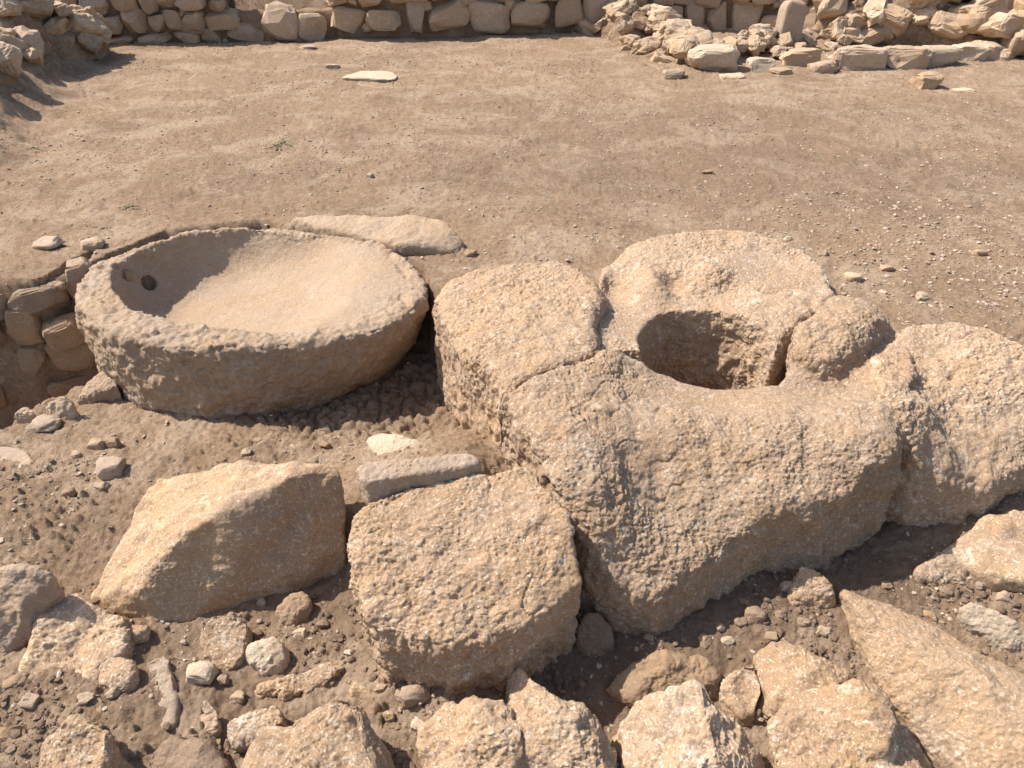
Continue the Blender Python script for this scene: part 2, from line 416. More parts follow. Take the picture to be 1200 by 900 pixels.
BASC = W(295, 350, 0)[:2]
PX_M = lambda u, v, z=0: W(u, v, z)[:2]
MUD = PX_M(455, 470, -.37)
def ground_h(x, y, fine=True):
    x = np.asarray(x, float); y = np.asarray(y, float); shp = x.shape; x = x.ravel(); y = y.ravel()
    P = np.stack([x, y, np.zeros_like(x)], 1)
    ye = np.interp(x, EDGE[:,0], EDGE[:,1])
    wig = .05*fbm(P, 3, 3, 11)
    s = sstep(-.05, .05, y - ye + wig)
    near = y < 4.0
    fg = np.full(x.shape, -.4)
    m = near & (y > -.5) & (np.abs(x) < 4)
    fg[m] = np.clip(_fg(x[m], y[m]), -.62, -.1)
    t = sstep(.5, .9, y) * sstep(2.6, 2.0, np.abs(x))
    fg = fg*t + (-.46)*(1-t)
    field = .02*fbm(P, .8, 3, 3) + .012*np.clip(y-5, 0, 6)
    z = fg*(1-s) + field*s
    mp = near & (x < -1)
    if mp.any():
        d = sdpoly(PIT, x[mp], y[mp]); pitm = sstep(.0, -.07, d + .03*fbm(P[mp], 6, 2, 21))
        z[mp] = z[mp]*(1-pitm) + (-.78)*pitm
    mb = (y > 4) & (y < 14) & (x < 0)
    if mb.any():
        d = sdpoly(BANK, x[mb], y[mb]); bk = sstep(.25, -.35, d + .16*fbm(P[mb], 2, 4, 31)); z[mb] += .24*bk + .45*sstep(-.25, -.9, d) + bk*(.09*fbm(P[mb], 3, 4, 33) + .05*facelin(P[mb], 6, 3, 35))  # extra height added further left so the bank's shadow falls across the field
    # higher ground beyond the far wall, then open rolling ground
    yw = np.interp(x, [-12, -5.2, 1.1, 1.6, 4.6, 6.0, 14], [9.4, 9.4, 10.3, 12.3, 12.3, 10.2, 10.2])
    z += .42*sstep(.0, .3, y - yw)
    far = sstep(14, 60, y); z += far*(1.5*fbm(P, .03, 3, 77) - 1.2)
    # shaft under the press and hollow under the basin
    dc = np.hypot(x-CIS[0], y-CIS[1]); z = np.where(dc < .5, np.minimum(z, z*(sstep(.30,.5,dc)) + (-.78)*(1-sstep(.30,.5,dc))), z)
    db = np.hypot((x-BASC[0])/.62, (y-BASC[1])/.42); z = np.where(s > .01, z - s*.35*sstep(1.12, .98, db), z)
    if fine:
        n = y < 14
        q = P[n]; fgm = 1 - s[n]
        d = .010*fbm(q, 3.2, 3, 41)*(.5+fgm) + .0085*fbm(q, 11, 3, 42)*(.7+.7*fgm) + .0075*fbm(q, 30, 3, 43, ridged=True)*(.6+.8*fgm) + .004*fbm(q, 80, 2, 44) + .0075*facelin(q, 17, 2, 45)*sstep(-.3, .3, fbm(q, 1.7, 3, 46))
        # scattered crumbs and clods
        c = sstep(-.05, .35, fbm(q, 2.2, 3, 47))
        f1, f2, _, hh = voronoi(q*(34, 34, 1), 9)
        size = .18 + .3*((hh & 255)/255.0)
        d += .018*c*(.7+.7*fgm)*np.sqrt(np.clip(1-(f1/size)**2, 0, 1))*((hh >> np.uint32(9)) % 3 == 0)
        z[n] += d
        # cracked mud by the basin
        m = np.zeros(x.shape, bool); m[n] = np.hypot((x[n]-MUD[0])/.62, (y[n]-MUD[1])/.34) < 1.25
        if m.any():
            a = sstep(1.2, .7, np.hypot((x[m]-MUD[0])/.62, (y[m]-MUD[1])/.34))
            q = P[m]; f1, f2, _, _ = voronoi(q*(15, 15, 1) + .35*fbm(q, 14, 2, 4)[:, None], 61)
            z[m] -= a*.022*sstep(.17, .03, f2-f1)
    return z.reshape(shp)
def build_ground():
    ys = [-40, -15, -6, -3, -1.5, -.6, 0, .2, .35]
    y = .5
    while y < 13:
        ys.append(y); sl = math.hypot(y, 1.7); y += .0033*sl*max(1, sl/1.7*.62)
    while y < 600: ys.append(y); y *= 1.06 if y > 16 else 1.01
    ys = np.array(ys)
    nx = 860
    t = np.linspace(-1, 1, nx); t = t*(.9+.1*t*t)
    half = 1.25 + .84*np.maximum(ys, 0)
    half = np.where(ys < 0.3, 1.5 + np.abs(np.minimum(ys, 0))*2.5, half)
    X = half[:, None]*t[None]; Y = np.broadcast_to(ys[:, None], X.shape)
    Z = ground_h(X, Y)
    V = np.stack([X, Y, Z], 2).reshape(-1, 3)
    i = np.arange(len(ys)-1)[:, None]*nx + np.arange(nx-1)[None]
    F = np.stack([i, i+1, i+1+nx, i+nx], 2).reshape(-1, 4)
    o = link('ground', V, F, M['soil'], base=np.zeros(3)); o['kind'] = 'structure'
    # darker soil between the near rocks and the brown sweep across the field
    P = V.copy(); P[:, 2] = 0
    dark_soil = np.zeros(len(V), np.float32)
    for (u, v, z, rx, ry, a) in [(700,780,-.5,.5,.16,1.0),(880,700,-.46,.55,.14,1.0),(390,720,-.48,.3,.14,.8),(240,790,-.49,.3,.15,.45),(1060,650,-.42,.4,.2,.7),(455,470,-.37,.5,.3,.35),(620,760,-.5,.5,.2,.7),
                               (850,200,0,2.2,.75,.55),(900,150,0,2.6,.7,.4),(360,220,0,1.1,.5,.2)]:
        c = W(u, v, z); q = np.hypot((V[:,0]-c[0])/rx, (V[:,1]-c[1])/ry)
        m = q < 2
        dark_soil[m] = np.maximum(dark_soil[m], a*sstep(1.5, .4, q[m] + .5*fbm(P[m], 3.5, 3, 5)))
    at = o.data.attributes.new('dark_soil', 'FLOAT', 'POINT'); at.data.foreach_set('value', dark_soil)
    return o
GROUND = build_ground()

# ------------------------------------------------------------------ the stone basin
def polar(P, c, n=256):
    a = np.arctan2(P[:,1]-c[1], P[:,0]-c[0]); r = np.hypot(P[:,0]-c[0], P[:,1]-c[1]); o = np.argsort(a); a, r = a[o], r[o]
    g = np.linspace(-np.pi, np.pi, n, endpoint=False); v = np.interp(g, np.r_[a-2*np.pi, a, a+2*np.pi], np.r_[r, r, r])
    k = np.exp(-.5*(np.arange(-12, 13)/4.0)**2); k /= k.sum()
    v = np.convolve(np.r_[v[-12:], v, v[:12]], k, 'valid')
    return lambda th: np.interp(th, np.r_[g, np.pi], np.r_[v, v[0]])
def build_basin():
    z0, sy, yc = .0, .075, 2.95
    rim = np.array([WP(u, v, z0, sy, yc) for u, v in [(84,337),(95,362),(117,379),(187,405),(257,407),(350,396),(420,390),(467,376),(499,350),(505,337),(485,312),(443,284),(373,270),(303,265),(187,284),(107,307)]])
    inn = np.array([WP(u, v, z0, sy, yc) for u, v in [(127,323),(135,342),(173,365),(210,376),(280,384),(373,384),(411,379),(462,356),(476,338),(467,310),(420,284),(336,272),(233,276),(163,293),(135,309)]])
    c = np.array([(rim[:,0].min()+rim[:,0].max())/2, (rim[:,1].min()+rim[:,1].max())/2])
    zb = -.37
    b = np.array([W(u, v, zb) for u, v in [(117,428),(140,460),(210,486),(280,489),(327,480),(420,452),(467,430)]])
    Ro, Ri = polar(rim, c), polar(inn, c)
    bx = [(math.atan2(p[1]-c[1], p[0]-c[0]), math.hypot(p[0]-c[0], p[1]-c[1])) for p in b]
    back = [(a, float(Ro(a))*.93) for a in (.3, .8, 1.3, 1.9, 2.4, 2.8)]
    bb = np.array([[c[0]+r*math.cos(a), c[1]+r*math.sin(a)] for a, r in bx+back]); Rb = polar(bb, c)
    def bowl_at(X, Y, Z):
        dx, dy = X-c[0], Y-c[1]; r = np.hypot(dx, dy); th = np.arctan2(dy, dx)
        zr = z0 + sy*(Y-yc) + .012*np.sin(3*th+1)*np.clip(r/.4,0,1)**2
        rho = r/Ri(th)
        lf = .5-.5*np.cos(th - 2.75)*np.clip(rho*1.5, 0, 1); lf = 1 - lf      # 1 on the deep left side
        rp = np.clip(rho, 0, 1.5)
        D = .175*((1-lf)*(1-rp**2.6) + lf*(1-rp**8)) + .19*np.clip(-dx-.05, -.5, .6)*(1-rp**8)
        return (zr - D) - Z, zr, r, rho, th     # <0 where the hollow is
    d0 = ray(173, 333); tt = np.linspace(2.5, 4.5, 2000); hp = np.array([0, 0, CAM_H]) + tt[:, None]*d0
    bw = bowl_at(hp[:,0], hp[:,1], hp[:,2]); ok = np.argmax((bw[0] > 0) & (bw[3] < .995) & (hp[:,2] < .05)); hole = hp[ok] + .022*d0
    def f(X, Y, Z):
        bowl, zr, r, rho, th = bowl_at(X, Y, Z)
        t = np.clip((zr-Z)/(zr-zb), 0, 1.4)
        Rz = Ro(th)*(1-t**1.35) + np.minimum(Rb(th), Ro(th)*1.02)*t**1.35 + .012*np.sin(np.pi*np.clip(t,0,1))
        body = smax(r - Rz, Z - zr, .035); body = smax(body, (zb-.12) - Z, .05)
        bowl = np.maximum(bowl*.8, (rho-1.0)*.35)
        hs = np.sqrt((X-hole[0])**2 + (Y-hole[1])**2 + (Z-hole[2])**2) - .038
        return smax(smax(body, -bowl, .014), -hs, .016)
    V, F = sdf_mesh(f, (rim[:,0].min()-.03, rim[:,1].min()-.05, zb-.12), (rim[:,0].max()+.03, rim[:,1].max()+.03, .12), .0065)
    N = normals(V, F)
    dx, dy = V[:,0]-c[0], V[:,1]-c[1]; th = np.arctan2(dy, dx); rho = np.hypot(dx, dy)/Ri(th); top = N[:,2]
    inside = sstep(1.0, .93, rho)*(V[:,2] > zb+.1)*(top > -.2)
    V1 = relief(V, N, 'basin', 3); amt = 1 - .7*inside
    rimm = sstep(.93, 1.02, rho)*sstep(.3, .7, top)
    chips = .012*facet(V, 16, 5) + .007*fbm(V, 40, 3, 8, ridged=True)
    side = sstep(.5, .1, np.abs(top))*(1-inside)
    tool = .008*fbm(V*(1,1,2.2), 24, 4, 12, .6, True) + .010*facelin(V, 15, 2, 13)
    V = V + (V1-V)*amt[:, None] + N*((chips*(.3*(1-inside) + .55*rimm)) + tool*side)[:, None]
    o = link('stone_basin', V, F, M['basin'])
    tag(o, 'large round stone basin hollowed out like a shallow bowl, half sunk in the soil', 'stone basin'); return o
build_basin()

# ------------------------------------------------------------------ the press bed: hewn blocks round a cistern
def block(name, label, poly, tops, zb=-.62, k=.06, h=.006, inset=.006, style='hewn', seed=1, extra=None, batter=0.0, mat='press', cat='stone block', amt=1.0, undercut=None, group='blocks of the press bed'):
    P = pts(poly)[:, :2]; T_ = pts(tops); T = rbf(T_[:, :2], T_[:, 2], 1e-4 if seed == 14 else .0008)
    zt = T_[:,2].max()
    def f(X, Y, Z):
        d2 = sdpoly(P, X[:, :, 0], Y[:, :, 0])[:, :, None] + inset
        t = np.clip(T(X[:, :, 0], Y[:, :, 0]), zb+.15, zt+.03)[:, :, None]
        side = d2 + batter*(Z - zb)
        if undercut: side = side + undercut(X, Y, Z)
        r = smax(side, (Z - t)*.9, k); r = smax(r, zb - Z, .03)
        return extra(r, X, Y, Z) if extra else r
    V, F = sdf_mesh(f, (P[:,0].min(), P[:,1].min(), zb), (P[:,0].max(), P[:,1].max(), zt+.12), h)
    V2 = relief(V, normals(V, F), style, seed, amt)
    w = np.zeros(len(V))
    for (u, v, z, rx, ry) in WORN:      # places polished by use
        c = W(u, v, z); w = np.maximum(w, sstep(1.1, .6, np.hypot((V[:,0]-c[0])/rx, (V[:,1]-c[1])/ry))*(V[:,2] > -.15))
    V = V + (V2 - V)*(1 - .6*w)[:, None]
    V, F = refine(V, F, seed, .58)
    o = link(name, V, F, M[mat]); tag(o, label, cat, group); return o
WORN = [(860,465,.0,.42,.17), (905,312,.1,.28,.18), (740,380,.05,.10,.15)]
def cut_cistern(r, X, Y, Z):
    cyl = np.hypot(X-CIS[0], Y-CIS[1]) - CIS_R - .04*np.clip(Z+.05, -.2, .2)
    return smax(r, -cyl, .014)
# A: block on the left
block('press_block', 'squarish hewn block of the press bed, between the round basin and the cistern mouth',
      [(516,448,-.33),(540,508,-.34),(588,556,-.35),(583,452,.08),(640,432,.1),(694,414,.1),(706,400,.09),(704,368,.1),(712,345,.1),(702,324,.11),(654,302,.11),(588,306,.10),(525,320,.08),(506,345,.07)],
      [(515,350,.06),(560,340,.085),(590,312,.1),(650,306,.115),(690,330,.12),(600,380,.10),(680,380,.11),(640,420,.095),(560,410,.08),(585,445,.07),(700,404,.09),(540,400,.06)], seed=11, extra=cut_cistern, amt=.9)
# B: the long front block with its worn lip and the round shoulder beside the cistern
D_POLY = [(692,402,.09),(692,372,.1),(694,347,.1),(700,325,.1),(703,304,.1),(735,285,.1),(780,275,.11),(830,270,.12),(890,273,.12),(940,286,.12),(972,308,.11),(984,340,.09),(968,362,.06),(936,380,.05),(914,405,.03),(905,438,.0),(830,420,.0),(750,420,.0)]
_dp = pts(D_POLY)[:, :2]
def D_SD(X, Y): return sdpoly(_dp, X[:, :, 0], Y[:, :, 0])[:, :, None]
def shoulder(r, X, Y, Z):
    for (u, v, z, ax, ay, az, rot) in [(982,396,.03,.19,.15,.135,.75),(950,415,.015,.13,.17,.115,-.3)]:
        c = W(u, v, z); cr, sr = math.cos(rot), math.sin(rot)
        dx, dy, dz = X-c[0], Y-c[1], Z-c[2]
        q = (np.abs((dx*cr+dy*sr)/ax)**2.6 + np.abs((-dx*sr+dy*cr)/ay)**2.6 + np.abs(dz/az)**2.6)**(1/2.6)
        lump = (q-1)*min(ax, ay, az)
        r = smin(r, lump, .05)
    r = smax(r, .052 - D_SD(X, Y), .02)
    return cut_cistern(r, X, Y, Z)
block('press_block', 'longest block of the press bed, with a worn lip before the cistern mouth', 
      [(585,458,.06),(612,505,.03),(638,556,-.02),(662,600,-.08),(690,650,-.17),(717,697,-.30),(771,727,-.37),(848,686,-.36),(897,661,-.35),(969,650,-.34),(1035,618,-.33),(1062,608,-.33),
       (1064,520,.03),(1066,480,.07),(1078,425,.1),(1064,385,.08),(1020,350,.08),(985,352,.08),(945,380,.08),(918,410,.06),(912,440,.04),(816,440,.03),(750,420,.05),(706,402,.09),(694,416,.1),(640,434,.1),(583,454,.08)],
      [(588,460,.06),(640,442,.095),(690,420,.10),(715,425,.085),(735,440,.05),(760,432,.03),(816,449,.0),(864,443,.0),(912,441,.015),(850,475,-.005),(960,470,.01),(780,468,.015),(1000,462,.03),
       (700,480,.07),(640,505,.055),(800,505,.02),(900,505,.03),(1000,480,.07),(1040,450,.095),(1050,410,.07),(1000,445,.025),(1032,405,.045),
       (1045,520,.03),(590,465,.055),(613,508,.03),(640,556,-.02),(664,600,-.08),(660,560,.0),(755,540,-.03),(755,587,-.10),(762,642,-.18),(850,532,-.025),(850,574,-.092),(850,619,-.16),(950,554,-.05),(950,590,-.095),(1040,560,-.04),(692,648,-.16),(700,610,-.085),
       (720,690,-.26),(773,703,-.275),(850,666,-.235),(900,645,-.19),(965,622,-.15),(1050,588,-.12)], k=.03, seed=12, extra=shoulder, zb=-.66)
# C: the block that runs out of the picture on the right
block('press_block', 'rough hewn block at the right end of the press bed, past a deep crack',
      [(1062,608,-.31),(1100,600,-.29),(1145,592,-.26),(1200,560,-.22),(1290,525,-.2),(1400,490,-.18),(1430,440,0),(1330,425,.05),(1260,418,.06),(1200,418,.08),(1160,400,.08),(1110,388,.08),(1060,390,.07),(1025,420,.08),(1030,455,.09),(1064,500,.04)],
      [(1030,430,.085),(1045,400,.07),(1070,400,.08),(1110,395,.09),(1160,408,.10),(1200,425,.09),(1300,445,.08),(1400,460,.06),(1070,480,.065),(1130,459,.02),(1200,470,.0),(1130,510,-.06),(1075,535,-.04),
       (1085,575,-.15),(1140,556,-.125),(1195,523,-.085),(1300,495,-.05)],
      k=.035, seed=13, inset=-.014)
# D: the rounded stone behind the cistern
block('press_block', 'rounded dished stone behind the cistern mouth, farthest of the press bed',
      D_POLY,
      [(705,312,.07),(740,292,.10),(830,279,.125),(900,283,.12),(950,298,.10),(975,330,.08),(898,309,.085),(830,300,.12),(760,310,.11),
       (704,323,.085),(770,326,.105),(843,319,.115),(708,336,.035),(781,340,.045),(851,340,.055),(744,371,.03),(788,356,.04),(865,349,.06),(895,360,.062),(931,371,.05),
       (940,355,.07),(905,335,.085),(930,385,.035),(720,360,.03),(722,385,.03),(740,410,.03),(912,430,.02),(830,420,.03)],
      k=.03, seed=14, inset=.012, extra=cut_cistern, zb=-.7, amt=.85, mat='press')

# ------------------------------------------------------------------ boulders and rubble nearest the camera
hull_rock('stone_slab', 'long flat slab lying in the soil just behind the round basin',
   [(332,262,.02),(345,252,.07),(400,250,.09),(500,252,.10),(530,262,.09),(544,285,.02),(540,298,.0),(500,300,.0),(470,285,.07),(440,278,.06),(380,270,.05)], M['basin'], 'slab', zb=-.15, h=.009, seed=21, cat='slab', k=.025)
hull_rock('boulder', 'big ochre boulder with a sharp ridge and a smooth shaded front face', 
   [(107,700,-.42),(126,653,-.37),(154,597,-.29),(187,559,-.20),(252,543,-.12),(345,541,-.10),(392,541,-.12),(396,587,-.2),(215,620,-.17),(165,690,-.32),(280,592,-.12),(345,556,-.07),(404,560,-.15),(408,600,-.25),(409,645,-.36),(345,676,-.43),(280,709,-.45),(229,722,-.46),(187,739,-.47),(160,735,-.47)],
   M['smooth'], 'smooth', k=.018, h=.006, seed=22, cat='boulder', zb=-.62)
hull_rock('squared_block', 'roughly squared block with a pitted top, in front of the press bed',
   [(404,624,-.09),(429,589,-.03),(513,562,-.005),(620,549,.0),(664,598,-.03),(678,687,-.17),(616,735,-.20),(527,754,-.21),(438,732,-.19),(411,669,-.14),(487,793,-.46),(567,786,-.46),(611,769,-.46),(673,724,-.44),(440,755,-.44)],
   M['press'], 'hewn', k=.012, h=.0055, seed=23, cat='stone block', zb=-.65)
hull_rock('stone_bar', 'narrow flat bar of greyish stone laid along the back edge of the squared block',
   [(416,549,.035),(428,542,.04),(490,536,.04),(552,531,.04),(564,543,.03),(500,552,.03),(440,562,.03),(427,566,.02),(430,584,-.03),(452,570,-.03),(500,563,-.03),(565,556,-.03)], M['grey'], 'slab', zb=-.09, k=.012, h=.005, seed=24, cat='stone', amt=.7)
hull_rock('flat_stone', 'pale angular stone bedded in soil behind the narrow stone bar',
   [(428,516,-.27),(450,506,-.23),(480,514,-.22),(508,522,-.24),(510,535,-.24),(470,545,-.24),(440,535,-.25)], M['pale'], 'slab', zb=-.4, k=.015, h=.006, seed=25, cat='stone')
hull_rock('rock', 'pitted rounded rock at the left edge, left of the sharp ridged boulder',
   [(0,657,-.22),(40,658,-.2),(62,668,-.22),(77,685,-.31),(68,705,-.35),(45,742,-.41),(10,768,-.43),(-60,770,-.43),(-80,690,-.25)], M['grey'], 'hewn', h=.0055, seed=26, k=.04)
hull_rock('bedrock_lump', 'low soil coated rock sloping down from the foot of the ridged boulder',
   [(22,775,-.41),(45,732,-.38),(85,696,-.35),(115,698,-.345),(150,728,-.38),(145,775,-.435),(95,810,-.45),(35,808,-.45)], M['ochre'], 'craggy', h=.0055, seed=27, k=.03, amt=.9)
hull_rock('rock', 'dusty low rock left of the bottom left ridged rock, nearly buried in soil',
   [(-30,860,-0.440),(10,838,-0.415),(45,842,-0.420),(55,870,-0.445),(30,905,-0.470),(-30,915,-0.470)], M['brown'], 'craggy', h=.006, seed=53, k=.03, amt=.8)
hull_rock('rock', 'flat angular pale rock sunk between the elongated brown stone and the wedge rock',
   [(262,850,-0.465),(290,832,-0.440),(325,822,-0.435),(335,838,-0.445),(300,868,-0.475),(270,872,-0.480)], M['ochre'], 'slab', h=.0055, seed=54, k=.02, amt=1.4)
hull_rock('rock', 'dusty flat rock at the bottom, between the ridged corner rock and the wedge rock',
   [(165,895,-0.490),(190,868,-0.460),(240,872,-0.460),(262,895,-0.480),(250,930,-0.510),(180,935,-0.510)], M['brown'], 'craggy', h=.0055, seed=55, k=.02, amt=.8)
hull_rock('rock', 'low angular rock in the soil between two jagged rocks near the bottom right',
   [(848,800,-.445),(865,775,-.42),(890,770,-.42),(900,800,-.43),(890,835,-.47),(865,840,-.48)], M['ochre'], 'craggy', h=.0055, seed=56, k=.02, amt=.8)
hull_rock('rock', 'ridged rock in the bottom left corner with a dark hollow on its right',
   [(40,905,-.50),(50,868,-.44),(80,838,-.37),(110,833,-.32),(120,860,-.31),(138,850,-.36),(162,878,-.44),(178,910,-.52),(110,980,-.5),(40,980,-.52)], M['ochre'], 'craggy', h=.0055, seed=28, k=.03, amt=.9)
hull_rock('rock', 'pale wedge shaped rock rising to a peak at the bottom edge below the squared block',
   [(262,905,-.50),(300,862,-.44),(350,832,-.36),(400,806,-.29),(420,814,-.30),(432,850,-.31),(440,900,-.33),(472,905,-.48),(475,980,-.5),(260,980,-.5)], M['ochre'], 'craggy', h=.0055, seed=29, k=.025)
hull_rock('rock', 'jagged two humped rock at the bottom centre with pale flecks',
   [[(490,905,-.45),(498,850,-.42),(520,822,-.39),(560,816,-.345),(575,850,-.33),(600,835,-.37),(610,900,-.38),(600,970,-.45),(490,970,-.5)],
    [(590,850,-.38),(603,785,-.38),(618,780,-.32),(650,812,-.305),(672,850,-.31),(690,845,-.36),(722,892,-.48),(728,960,-.5),(640,970,-.42),(600,930,-.42)]], M['ochre'], 'craggy', h=.0055, seed=30, k=.025)
hull_rock('rock', 'craggy peaked rock at the bottom edge between two larger jagged rocks',
   [(724,850,-.44),(742,826,-.42),(800,801,-.34),(822,793,-.30),(832,830,-.295),(845,870,-.31),(838,806,-.33),(862,832,-.39),(882,862,-.45),(908,898,-.52),(905,980,-.5),(740,980,-.48),(730,890,-.46)], M['ochre'], 'craggy', h=.0055, seed=31, k=.022)
hull_rock('rock', 'broad craggy pale rock at the bottom right, left of the sloping slab',
   [[(884,765,-.44),(905,746,-.41),(945,745,-.37),(965,775,-.36),(975,765,-.40),(1000,786,-.43),(985,820,-.4),(900,825,-.44)],
    [(900,840,-.42),(950,800,-.36),(1000,800,-.33),(1020,830,-.325),(1040,870,-.34),(1040,812,-.36),(1075,850,-.43),(1092,895,-.52),(1085,980,-.5),(920,980,-.46),(895,890,-.45)]], M['ochre'], 'craggy', h=.0055, seed=32, k=.025)
hull_rock('stone_slab', 'large sloping slab with a smooth grey upper face in the bottom right corner',
   [(986,692,-.38),(1050,710,-.385),(1130,757,-.405),(1215,800,-.41),(1300,850,-.43),(1001,712,-.352),(1090,765,-.335),(1180,806,-.33),(1260,850,-.33),(996,735,-.42),(1030,802,-.46),(1080,858,-.495),(1115,905,-.515),(1200,980,-.51)],
   M['smooth'], 'slab', h=.0055, seed=33, k=.012, cat='slab', amt=1.1)
hull_rock('rock', 'pale oblong rock lying near the right edge above the sloping slab',
   [(1122,708,-.36),(1140,701,-.335),(1170,712,-.33),(1200,728,-.34),(1215,750,-.38),(1190,760,-.40),(1150,745,-.405),(1128,728,-.40)], M['pale'], 'slab', h=.006, seed=34, k=.018, zb=-.48, amt=1.3)
hull_rock('rock', 'small angular rock resting in shadow against the foot of the press bed',
   [(922,700,-.40),(938,660,-.325),(960,664,-.32),(978,680,-.34),(984,702,-.40),(960,712,-.42),(935,712,-.42)], M['ochre'], 'slab', h=.006, seed=35, k=.015, zb=-.5, amt=1.3)
hull_rock('rock', 'low flat buried rock with a dusty top, right of the squared block',
   [(700,800,-.46),(735,772,-.415),(790,764,-.40),(835,770,-.41),(848,790,-.44),(815,812,-.46),(760,822,-.46)], M['brown'], 'craggy', h=.0055, seed=36, k=.04, amt=.8)
hull_rock('rock', 'pale embedded rock at the right edge beside the shadow of the press bed',
   [(1095,640,-0.320),(1130,612,-0.280),(1165,600,-0.260),(1230,600,-0.260),(1240,680,-0.310),(1180,680,-0.320),(1140,660,-0.320)], M['ochre'], 'craggy', h=.008, seed=37, k=.03, amt=.7)
hull_rock('rock', 'low rounded rock half buried in soil beside the shadow of the press bed',
   [(1075,665,-0.350),(1095,648,-0.330),(1130,644,-0.325),(1160,655,-0.335),(1155,680,-0.365),(1110,682,-0.365)], M['press'], 'craggy', h=.0055, seed=38, k=.03, amt=.6)
hull_rock('rock', 'brown rock wedged in the gap between the squared block and the press bed',
   [(672,740,-.41),(680,718,-.37),(705,714,-.37),(722,735,-.40),(718,758,-.44),(697,768,-.46),(678,760,-.45)], M['brown'], 'slab', h=.006, seed=39, k=.02)
hull_rock('rock', 'upright angular rock under the lower edge of the ridged boulder',
   [(229,735,-0.410),(245,718,-0.380),(285,712,-0.370),(293,725,-0.390),(288,765,-0.440),(268,787,-0.470),(240,775,-0.460),(232,760,-0.450)], M['ochre'], 'craggy', h=.005, seed=40, k=.02, amt=.6)
hull_rock('rock', 'small pale lumpy rock under the ridged boulder, beside the upright angular rock',
   [(290,760,-0.440),(305,746,-0.410),(330,745,-0.410),(338,758,-0.430),(330,778,-0.460),(305,783,-0.470)], M['pale'], 'craggy', h=.005, seed=41, k=.02, amt=.6)
hull_rock('rock', 'rounded brown rock in the shade beneath the right end of the ridged boulder',
   [(318,712,-0.430),(335,692,-0.400),(358,690,-0.400),(366,705,-0.410),(355,722,-0.440),(328,730,-0.450)], M['brown'], 'slab', h=.005, seed=42, k=.03)
hull_rock('rock', 'small blocky stone with a shadow on its right, between the wedge rock and ridged boulder',
   [(225,832,-0.460),(235,815,-0.425),(250,818,-0.420),(260,838,-0.440),(255,858,-0.480),(238,862,-0.490)], M['grey'], 'craggy', h=.005, seed=43, k=.02, amt=.6)
hull_rock('rock', 'elongated upright brown stone sunk in soil below the ridged boulder',
   [(162,770,-0.445),(180,758,-0.420),(200,765,-0.420),(208,800,-0.440),(207,845,-0.470),(185,862,-0.490),(165,850,-0.490),(160,800,-0.460)], M['grey'], 'craggy', h=.006, seed=44, k=.03, amt=.6)
hull_rock('rock', 'low pale stone between the bedrock lump and the elongated upright stone',
   [(110,780,-0.425),(130,768,-0.410),(155,775,-0.410),(160,795,-0.430),(140,810,-0.445),(118,802,-0.440)], M['ochre'], 'craggy', h=.006, seed=45, k=.02, amt=.6)
hull_rock('rock', 'flat soil coated outcrop at the left, above the bottom left ridged rock',
   [(55,850,-0.440),(80,815,-0.425),(120,800,-0.420),(130,825,-0.440),(100,850,-0.455),(70,868,-0.460)], M['brown'], 'craggy', h=.0055, seed=46, k=.03, amt=.6)
hull_rock('rock', 'pale soil crusted rock sloping between the wedge rock and the squared block',
   [(300,800,-0.460),(340,785,-0.440),(385,765,-0.425),(405,780,-0.440),(390,800,-0.460),(340,815,-0.470)], M['ochre'], 'craggy', h=.0055, seed=47, k=.03, amt=.7)
hull_rock('rock', 'rounded boulder stone on the lip of the pit beside the basin',
   [(43,478,-.34),(50,462,-.27),(68,452,-.235),(85,455,-.24),(90,470,-.28),(85,488,-.36),(60,497,-.38)], M['pale'], 'slab', h=.006, seed=48, k=.04, zb=-.45)
hull_rock('rock', 'wedge of rock jammed under the left side of the basin',
   [(88,470,-.35),(100,450,-.31),(122,430,-.27),(140,450,-.29),(135,468,-.36),(110,474,-.38)], M['grey'], 'slab', h=.006, seed=49, k=.02, zb=-.5)
hull_rock('rock', 'smaller rounded stone at the pit edge, left of the rounded boulder stone',
   [(8,490,-.34),(20,473,-.30),(35,470,-.29),(45,482,-.31),(40,496,-.36),(18,500,-.38)], M['grey'], 'slab', h=.006, seed=50, k=.03, zb=-.5)
hull_rock('rock', 'flat pale slab nearly flush with the soil at the left edge of the photo',
   [(-30,530,-.36),(0,521,-.345),(30,524,-.345),(42,540,-.355),(20,560,-.37),(-30,565,-.37)], M['grey'], 'slab', h=.008, seed=51, k=.02, zb=-.5, amt=.6)
hull_rock('rock', 'dark crumbly rock under the front edge of the squared block',
   [(515,808,-0.440),(530,792,-0.400),(550,793,-0.400),(562,805,-0.420),(550,820,-0.450),(525,822,-0.460)], M['brown'], 'craggy', h=.005, seed=52, k=.02, amt=.6)

